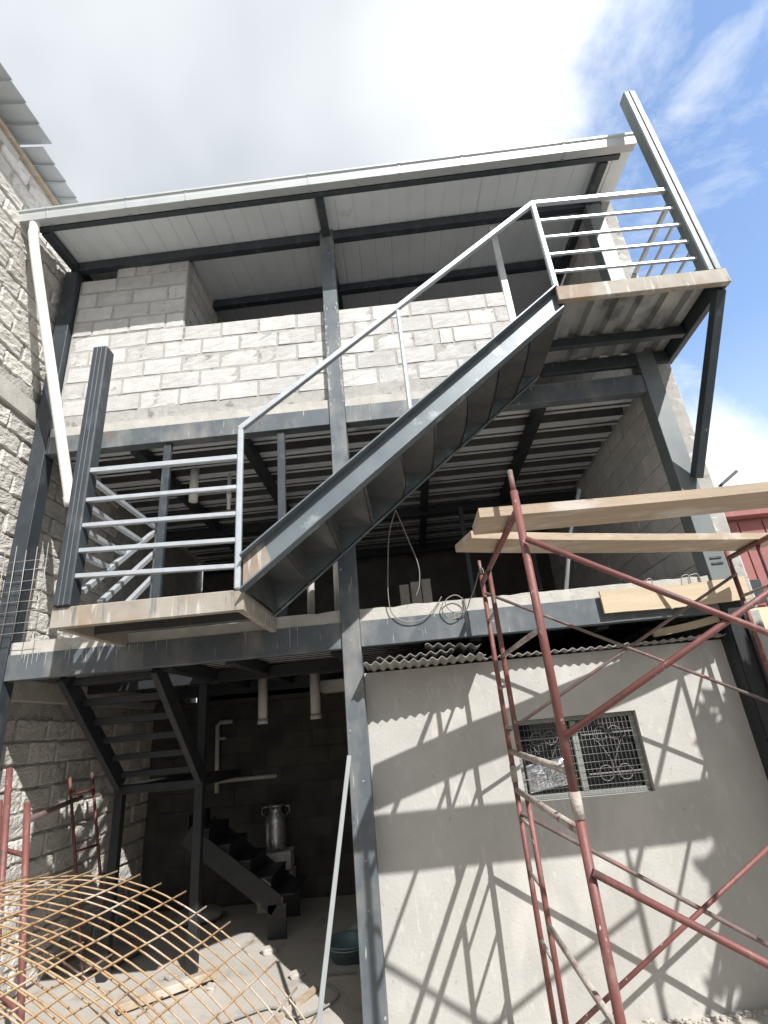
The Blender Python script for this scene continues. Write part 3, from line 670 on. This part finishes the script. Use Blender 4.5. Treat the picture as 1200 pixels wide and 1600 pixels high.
plank('scaffold_plank', 'lower timber plank laid askew towards the wall on the red scaffold top', (.44, -1.20, 2.99), (2.95, -.42, 2.99), .28, .05, 'wood', group='scaffold planks')
plank('form_board', 'pale wooden form board wired flat against first floor edge behind scaffold', (1.68, -.03, 2.71), (2.90, -.04, 2.715), .19, .028, 'wood_pale', 'board', roll=R(90))
b = MB(); b.bar((2.17, -.052, 2.79), (2.24, -.06, 2.60), .035, .014, (0, 1, 0)); single(b, 'wood_batten', 'wood_pale', 'short wooden batten nailed across the pale form board', 'batten')
plank('timber_strip', 'sunlit timber strip lying on the shed roof under the first floor beam', (2.12, .16, 2.44), (2.72, .10, 2.52), .05, .06, 'wood_pale', 'timber')
for i, x in enumerate((2.08, 2.38, 2.44)):
    b = MB(); b.path(catmull([(x, -.04, 2.80), (x+.01, -.05, 2.86), (x+.05+.02*i, -.05, 2.87), (x+.06+.02*i, -.03, 2.80)]), .004, 5)
    single(b, 'tie_wire', 'wire', 'bent tie wire sticking up over the pale form board, %s' % ('leftmost of three', 'middle of three', 'rightmost of three')[i], 'wire', 'tie wires on the form board')

# ------------------------------------------------------------------ cables
b = MB(); b.path(catmull([(.02, -.12, 3.72), (-.06, -.08, 3.5), (-.10, -.05, 3.2), (-.12, -.03, 2.95), (-.10, -.012, 2.80), (.0, -.014, 2.72), (.15, -.014, 2.72), (.26, -.014, 2.80), (.34, -.02, 2.90)], 10), .0045, 6)
b.path(catmull([(.02, -.12, 3.72), (.10, -.08, 3.45), (.17, -.05, 3.2), (.16, -.04, 3.02), (.12, -.02, 2.93)], 10), .0045, 6)
single(b, 'hanging_cable', 'cable', 'grey cable hanging from the stair and looping over first floor edge', 'cable')
b = MB(); b.path(catmull([(.35, -.016, 2.86), (.33, -.02, 2.78), (.40, -.02, 2.70), (.50, -.02, 2.74), (.53, -.02, 2.84), (.46, -.03, 2.90), (.37, -.03, 2.86), (.40, -.03, 2.77), (.52, -.03, 2.75), (.58, -.06, 2.85), (.62, -.12, 2.92), (.66, -.20, 3.02), (.69, -.24, 3.06), (.70, -.24, 2.98), (.67, -.25, 2.9)], 10), .0045, 6)
single(b, 'coiled_cable', 'cable', 'coiled grey cable running up to the top of the scaffold pole', 'cable')

# ------------------------------------------------------------------ neighbour's block wall at the left
nb = thing('neighbour_wall', (-3.85, .5, 0), 'tall rough block wall of neighbouring house with squeezed mortar and grey roof edge', 'wall')
XW = -3.74
def nw(y, z): return XW+.002+nz(y, z, 0, 7)*.014+nz(y, z, 7, 24)*.012+max(0, nz(y, z, 2, 3))*.03
dy = .035; ny = int(7.4/dy); nzv = int(8.05/dy); b = MB()
V = [(nw(-2.5+dy*j, dy*i), -2.5+dy*j, dy*i) for i in range(nzv+1) for j in range(ny+1)]
b.add(V, [[i*(ny+1)+j, i*(ny+1)+j+1, (i+1)*(ny+1)+j+1, (i+1)*(ny+1)+j] for i in range(nzv) for j in range(ny)], True)
b.box(-4.3, XW-.06, -2.5, 4.9, 0, 8.04); nbm = b.build('mortar_face', 'old_mortar', nb, recalc=False)
k = 0; z = .02
bands = ((2.42, 2.62), (5.18, 5.42))
while z < 7.95:
    if any(z+.1 > a-.06 and z+.1 < c_+.06 for a, c_ in bands): z += .205; k += 1; continue
    lo, hi_ = (-.1, 3.2) if z < 2.5 else ((-.7, 1.5) if z < 5 else (-1.9, .6))
    y = -2.4-(.21 if k % 2 else 0)
    while y < hi_:
        if y+.42 > lo: place(random.choice(OLD), 'block', nb, (XW-.050+jit(.008), y+.21+jit(.008), z+.1+jit(.006)), (jit(.025), jit(.015), R(90)+jit(.03)), (random.uniform(.93, 1.0), 1, random.uniform(.93, 1.0)))
        y += .425
    z += .205; k += 1
for a, c_ in bands: part('ring_beam', 'concrete', (-3.95, XW+.05, -2.49, 3.29, a, c_), parent=nb, c=.012)
part('top_plate', 'plaster', (-3.86, XW+.04, -2.45, -.9, 7.93, 8.05), (-3.86, XW+.03, -.89, 1.2, 7.90, 8.04), parent=nb, c=.01)
part('eave_rafter', 'wood', (-4.2, XW+.075, -2.4, 1.2, 8.055, 8.11), parent=nb)
for i in range(17):
    y0 = -2.15+.205*i; ov = -3.36 if y0 < -1.0 else -3.45
    b = MB(); z0 = 8.13+(.03 if y0 < -1.0 else 0)
    V = [(-4.3, y0, z0+.12), (-4.3, y0+.215, z0+.15), (ov, y0+.215, z0+.03), (ov, y0, z0)]
    V += [(x, y, z_+.012) for x, y, z_ in V]
    b.add(V, [[0, 1, 2, 3], [4, 5, 6, 7], [0, 1, 5, 4], [1, 2, 6, 5], [2, 3, 7, 6], [3, 0, 4, 7]]); b.build('roof_sheet', 'tile_grey', nb)

# ------------------------------------------------------------------ arched rusty mesh in the foreground
def mesh_arch(name, label, c0, half, hgt, nrow, ncell, d, shift=0., rad=.0040, r_long=.0036, rowsp=.066):
    t = thing(name, (c0[0], c0[1], 0), label, 'wire mesh', 'rusty reinforcing mesh sheets')
    d = Vector(d).normalized(); e = Vector((d.y, -d.x, 0)); P0 = Vector((c0[0], c0[1], 0))
    # arc length table of the half ellipse
    T = [math.pi*i/400 for i in range(401)]; pts = [(half*math.cos(a), hgt*math.sin(a)) for a in T]; S_ = [0]
    for i in range(400): S_.append(S_[-1]+math.dist(pts[i], pts[i+1]))
    def at(s_):
        for i in range(400):
            if S_[i+1] >= s_:
                f = (s_-S_[i])/(S_[i+1]-S_[i]); return [pts[i][q]+(pts[i+1][q]-pts[i][q])*f for q in (0, 1)]
        return pts[-1]
    def pt(s_, v_, lift=0):
        a, z_ = at(s_); sag = .03*nz(s_*1.3, v_*1.3, hgt*5, 1)
        return P0+e*a-d*v_+Vector((0, 0, max(.01, z_+sag+lift)))
    n = int(S_[-1]/ncell)
    for r_ in range(nrow+1):
        b = MB(); b.path([pt(S_[-1]*i/44, .04+r_*rowsp*(1+.12*nz(r_*1.7, 0, 0, 1))+shift) for i in range(45)], r_long, 5); b.build('long_wire', 'rust', t)
    for k in range(1, n):
        jit_k = jit(.02)
        b = MB(); b.path([pt(k*ncell+jit(.006), v_, .008) for v_ in [(-.035+jit_k+(nrow*rowsp+.09)*i/8)+shift for i in range(9)]], rad, 5); b.build('cross_wire', 'rust', t)
    return t
mesh_arch('reinforcing_mesh', 'big rusty welded wire mesh sheet bent into an arch at lower left', (-1.85, -1.52), 1.68, 1.37, 25, .13, (.19, .98, 0))
mesh_arch('reinforcing_mesh', 'second rusty mesh sheet nested under the big arched one at lower left', (-1.95, -1.95), 1.60, 1.30, 16, .13, (.22, .975, 0), .0)

mesh_arch('reinforcing_mesh', 'flatter rusty mesh sheet sagging lowest of the three at lower left', (-2.35, -1.9), 1.45, 1.0, 16, .13, (.05, 1, 0), .0)
# ------------------------------------------------------------------ loose things round the site
for i, (x, y, z, a, lab) in enumerate(((-2.75, 2.75, .0, .3, 'full cement sack lying flat in the dark behind the inner stair'), (-3.2, 1.75, .0, 1.2, 'slumped cement sack against the foot of the left wall'))):
    b = MB(); V = []; F = []; nu, nv_ = 14, 10
    for q in range(nv_+1):
        for k in range(nu):
            th = 6.28318*k/nu; ph = math.pi*q/nv_; cx = math.copysign(abs(math.cos(th))**.5, math.cos(th))*math.sin(ph)**.6; cy = math.copysign(abs(math.sin(th))**.5, math.sin(th))*math.sin(ph)**.6
            n_ = 1+.10*nz(cx*2+i*5, cy*2, math.cos(ph), 1.6); X, Y = cx*.29*n_, cy*.19*n_
            V.append((x+X*math.cos(a)-Y*math.sin(a), y+X*math.sin(a)+Y*math.cos(a), z+.068-.068*math.cos(ph)*n_))
    for q in range(nv_):
        for k in range(nu): F.append([q*nu+k, q*nu+(k+1) % nu, (q+1)*nu+(k+1) % nu, (q+1)*nu+k])
    b.add(V, F, True); single(b, 'cement_sack', 'cardboard', lab, 'sack', 'cement sacks on the ground floor', recalc=False)
for i, (p, q, lab) in enumerate((((-1.35, .05, .02), (-1.0, .75, .03), 'narrow batten on the ground near the middle column'),)):
    plank('loose_board', lab, p, q, .05, .025, 'wood', 'board')
b = MB(); b.path(catmull([(-1.6, .3, .03), (-1.3, .5, .02), (-1.05, .3, .03), (-.8, .6, .02), (-1.0, .95, .03), (-.7, 1.0, .02)], 8), .008, 6); single(b, 'loose_hose', 'cable', 'thin grey hose snaking on the floor by the middle column', 'hose')
def leaning_frame(name, label, base, top, w_dir, width, rungs, r=.02, group='red frames against the left wall'):
    t = thing(name, base, label, 'frame', group); p, q = Vector(base), Vector(top); w = Vector(w_dir).normalized()
    for k in (0, 1):
        b = MB(); b.rod(p+w*width*k, q+w*width*k, r, 10); b.build('upright', 'red', t)
    for f in rungs:
        b = MB(); c_ = p+(q-p)*f; b.rod(c_, c_+w*width, r*.8, 8); b.build('cross_bar', 'red', t)
    return t
leaning_frame('leaning_red_frame', 'dull red scaffold frame leaning on the shaded left wall, slim ladder side', (-3.25, 1.35, 0), (-3.60, 1.30, 1.72), (.15, .95, 0), .32, (.35, .6, .9), .015)
leaning_frame('leaning_red_frame', 'bright red scaffold frame in the sun at far left edge', (-2.58, -.70, 0), (-2.97, -.45, 1.86), (-.75, .62, 0), .75, (.2, .75), .022)
leaning_frame('leaning_red_frame', 'second red scaffold frame stacked behind the sunlit one at far left edge', (-2.46, -.60, 0), (-2.86, -.36, 1.62), (-.75, .62, 0), .70, (.3, .8), .022)
b = MB(); b.rod((-2.835, -.39, 1.50), (-3.66, 1.66, 1.49), .022, 10); single(b, 'red_pipe', 'brown', 'dull red pipe laid level from the sunlit frame to the left wall', 'pipe')
b = MB(); b.bar((-.535, -.06, 1.72), (-.83, -.34, .0), .014, .034, (1, 0, 0)); single(b, 'steel_bar', 'post_grey', 'flat grey metal bar leaning against the middle column', 'bar')
# timber offcut on the sunny ground
def off(p, q, w, h, name, m, label, cat):
    b = MB(); b.bar(p, q, w, h); return single(b, name, m, label, cat)
off((-2.55, .62, .05), (-1.95, 1.12, .06), .09, .06, 'timber_offcut', 'wood', 'rough timber offcut lying in the sunlit patch under the mesh', 'timber')
# bucket
def lathe(prof, cx, cy, z0, n=28):
    b = MB(); V = []; F = []
    for r_, z_ in prof: V += [(cx+r_*math.cos(6.28318*i/n), cy+r_*math.sin(6.28318*i/n), z0+z_) for i in range(n)]
    for k in range(len(prof)-1): F += [[k*n+i, k*n+(i+1) % n, (k+1)*n+(i+1) % n, (k+1)*n+i] for i in range(n)]
    b.add(V, F, True); return b
b = lathe([(.001, 0), (.15, 0), (.205, .13), (.222, .135), (.222, .147), (.205, .147), (.197, .125), (.145, .012), (.001, .012)], -.80, 1.34, .0)
bk = thing('basin', (-.80, 1.34, 0), 'teal plastic basin on the shaded floor beside the middle column', 'basin'); b.build('bowl', 'teal', bk, recalc=False)
b = MB(); b.path([(-.80+.21*math.cos(a), 1.34-.02-.205*math.sin(a), .14-.02*math.sin(a)) for a in [math.pi*i/14 for i in range(15)]], .004, 5); b.build('handle', 'wire', bk)
# milk can on a block plinth
mc = thing('milk_can', (-1.88, 2.98, .62), 'shiny metal milk can standing in the dark ground floor', 'can')
lathe([(.001, 0), (.13, 0), (.135, .02), (.135, .22), (.13, .24), (.135, .26), (.13, .34), (.08, .41), (.075, .45), (.10, .47), (.10, .49), (.001, .5)], -1.88, 2.98, .62).build('body', 'tin', mc, recalc=False)
b = MB()
for s_ in (-1, 1): b.path([(-1.88+s_*.13, 2.98, .98), (-1.88+s_*.18, 2.98, 1.02), (-1.88+s_*.17, 2.98, 1.08), (-1.88+s_*.095, 2.98, 1.09)], .008, 6)
b.build('handle', 'tin', mc)
pl = thing('block_plinth', (-1.88, 2.98, 0), 'stack of concrete blocks under the milk can', 'blocks')
for i in range(3): place(BLK[i], 'block', pl, (-1.88+jit(.02), 2.98, .10+.206*i), (0, 0, jit(.1)), (1, 2.1, .97))
# pipes
b = MB(); b.path([(-2.55, 3.24, 2.16), (-2.72, 3.24, 2.16), (-2.76, 3.24, 2.12), (-2.74, 3.24, 1.28)], .03, 10); b.path([(-2.74, 3.24, 1.42), (-1.93, 3.24, 1.42)], .028, 10); b.path([(-2.75, 3.24, 1.95), (-2.64, 3.24, 1.95)], .02, 8)
single(b, 'wall_pipe', 'pvc_dirty', 'pale branching water pipe on the dark inner wall', 'pipe')
for i, (x, y, z0, z1, r_, lab) in enumerate(((-1.78, 2.0, 2.06, 2.64, .055, 'pale drain pipe stub hanging from ceiling, nearer the inner stair'), (-1.15, 2.0, 2.06, 2.64, .06, 'pale drain pipe stub hanging from ceiling, nearer the middle column'))):
    b = MB(); b.rod((x, y, z0), (x, y, z1), r_, 16); b.rod((x, y, z0-.004), (x, y, z0+.05), r_+.006, 16); single(b, 'drain_stub', 'pvc_dirty', lab, 'pipe', 'hanging drain stubs')
b = MB(); b.box(-1.12, -.62, 2.2, 2.5, 2.36, 2.50, .01); single(b, 'ceiling_box', 'pvc_dirty', 'pale box fixed under the ceiling beside the middle column', 'box')
b = MB(); b.rod((-2.30, .9, 4.50), (-2.30, .9, 4.93), .05, 14); single(b, 'drain_stub', 'pvc', 'white pipe stub hanging from the first floor ceiling above the railing', 'pipe')
b = MB(); b.rod((-1.95, 1.1, 4.45), (-1.95, 1.1, 4.93), .022, 12); b.rod((-1.95, 1.1, 4.6), (-1.95, 1.1, 4.66), .03, 12); single(b, 'thin_drain_pipe', 'pvc', 'thin white pipe hanging from the rusty patch of first floor ceiling', 'pipe')
# boxes and clutter on the first floor
for i, (x, w) in enumerate(((-.02, .10), (.10, .11), (.22, .10))):
    b = MB(); b.box(x, x+w, 1.0, 1.28, 2.866, 3.30+.02*i, .005); single(b, 'cement_carton', 'cardboard', 'upright carton on the first floor behind the cables, %s' % ('leftmost of three', 'middle of three', 'rightmost of three')[i], 'carton', 'cartons on the first floor')
for i, (x, y) in enumerate(((-.86, .3), (-.62, .4))):
    b = MB(); b.rod((x, y, 2.866), (x+.01, y, 3.6), .035, 12); single(b, 'pvc_offcut', 'pvc_dirty', 'upright pale pipe length below the stair, %s' % ('left one', 'right one')[i], 'pipe', 'pipe lengths below the stair')
b = MB(); b.path([(1.55, .5, 2.87), (1.72, .45, 3.5), (1.9, .4, 3.95)], .02, 8); single(b, 'steel_prop', 'galv', 'slanting silver pipe behind the scaffold planks', 'pipe')
for i, (x, y) in enumerate(((.95, 2.4), (2.0, 3.0))):
    b = MB(); b.bar((x, y, 2.866), (x, y, 4.70), .06, .06, (0, 1, 0)); single(b, 'inner_post', 'steel', 'slim steel post deep inside the first floor, %s' % ('left one', 'right one')[i], 'post', 'posts inside the first floor')
# sacking / white offcut at far left foreground
b = MB(); V = []; F = []; n = 10
for i in range(n+1):
    t_ = i/n
    for k in range(8):
        a = 6.28318*k/8; rr_ = .10*(1-.35*t_)*(1+.25*nz(t_*4, k, 0, 1))
        V.append((-2.45+.42*t_, -1.72+.08*t_+rr_*math.sin(a)*.7, 1.02+.20*t_+rr_*math.cos(a)*.7))
for i in range(n):
    for k in range(8): F.append([i*8+k, i*8+(k+1) % 8, i*8+8+(k+1) % 8, i*8+8+k])
F += [list(range(8))[::-1], [n*8+k for k in range(8)]]
b.add(V, F, True); single(b, 'white_sack', 'cloth', 'rolled white sack caught on the mesh at the far left edge', 'sack')
# rubble along the shed foot
b = MB()
for i in range(170):
    x = random.uniform(-.4, 2.7); y = .13-abs(random.gauss(0, .07)); r_ = random.uniform(.005, .016)
    V, F = chamfer_box(-r_*1.3, r_*1.3, -r_, r_, -r_*.7, r_*.7, r_*.35); Mx = Matrix.Rotation(random.random()*6, 3, 'Z')@Matrix.Rotation(random.random(), 3, 'X')
    b.add([Mx@Vector(p)+Vector((x, y, gz(x, y)+r_*.4)) for p in V], F)
tag(b.build('rubble_chips', 'rubble'), 'small mortar chips scattered along the foot of the rendered wall', 'rubble', kind='stuff')
CH = []
for i in range(5):
    x, y = -2.3+.36*i+jit(.1), random.uniform(.5, 2.2); r_ = random.uniform(.025, .05)
    V, F = chamfer_box(-r_*1.4, r_*1.4, -r_, r_, -r_*.6, r_*.6, r_*.3); bb = MB(); bb.add([Vector(p)*random.uniform(.85, 1.15) for p in V], F)
    o = bb.build('stone', 'rubble'); o.location = (x, y, gz(x, y)+r_*.4); o.rotation_euler = (jit(.3), jit(.3), random.random()*6)
    tag(o, 'loose pale stone on the ground behind the mesh, %s of five' % ('leftmost', 'second from left', 'middle one', 'second from right', 'rightmost')[i], 'stone', 'loose stones on the ground floor')

# ------------------------------------------------------------------ beyond, at the right
rh = thing('red_house', (9.5, 8, 0), 'red panelled house beyond the right edge of the building', 'house')
part('wall', 'red_house', (6.1, 16, 7.0, 13, 0, 5.55), parent=rh)
for i in range(18): part('panel', 'red_house', (6.12+.55*i, 6.12+.55*i+.52, 6.965, 6.999, 3.6, 5.5), parent=rh)
part('lower_panel', 'beige_house', (6.1, 16, 6.95, 6.998, 0, 3.55), parent=rh)
part('roof', 'red_house', (5.85, 16.2, 6.7, 13.2, 5.56, 5.68), parent=rh)
lp = thing('street_lamp', (13.3, 16.0, 0), 'distant grey street lamp head on curved arm against the sky', 'street lamp')
b = MB(); b.path(catmull([(13.3, 16, 0), (13.3, 16, 8.6), (13.33, 16, 9.4), (13.8, 16, 10.02)], 8), .05, 8); b.build('pole', 'lamp', lp)
b = MB(); b.bar((13.75, 16, 10.0), (14.5, 15.9, 10.5), .30, .12); b.build('lamp_head', 'lamp', lp)
# unseen tree, added and shaped to throw shade on the right end of the shed wall
tr = thing('shadow_caster_tree', (4.5, -2.2, 0), 'added unseen leafy tree that shades the right end of the rendered wall', 'tree')
b = MB(); b.path(catmull([(4.5, -2.2, 0), (4.45, -2.15, 1.2), (4.53, -2.1, 2.2), (4.48, -2.0, 3.2)], 5), .07, 8)
for i in range(7):
    a = i*.9; b.path([(4.5, -2.1, 2.0+.12*i), (4.5+.3*math.cos(a), -2.1+.3*math.sin(a), 2.35+.12*i), (4.5+.6*math.cos(a), -2.1+.6*math.sin(a), 2.6+.1*i)], .022, 6)
b.build('shadow_caster_trunk', 'bark', tr); b = MB()

for i in range(9500):
    d = Vector((random.gauss(0, 1), random.gauss(0, 1), random.gauss(0, 1))).normalized(); q = random.random()**.4*(1+.35*nz(d.x, d.y, d.z, 2.2)+.12*nz(d.x, d.y, d.z, 6)); p = Vector((4.42+d.x*.85*q, -2.05+d.y*.8*q, 3.3+d.z*1.3*q))
    d = Vector((jit(1), jit(1), jit(1))).normalized(); e = d.orthogonal().normalized(); s_ = random.uniform(.08, .13)
    b.add([p-d*s_, p+e*s_*.45, p+d*s_, p-e*s_*.45], [[0, 1, 2, 3]])
b.build('shadow_caster_crown', 'leaf', tr, recalc=False)

# unseen house added behind the camera to cut the low sky light
oh = thing('sky_blocker_house', (0, -10, 0), 'added unseen house behind the camera that cuts the low sky light', 'house')
part('wall', 'plaster', (-14, 14, -11, -8.2, -.1, 3.8), parent=oh)  # wall of the added unseen house
for x in (-9, -5.5, -2, 2, 5.5, 9):
    wv = part('window', 'dark', (x-.6, x+.6, -8.199, -8.15, 1.2, 2.5), parent=oh); part('frame', 'frame_alu', (x-.65, x+.65, -8.149, -8.12, 1.14, 1.2), (x-.03, x+.03, -8.149, -8.13, 1.2, 2.5), parent=wv)  # window and frame of the added unseen house
part('roof', 'tile_grey', (-14.4, 14.4, -11.3, -7.9, 3.81, 3.92), parent=oh)  # roof of the added unseen house
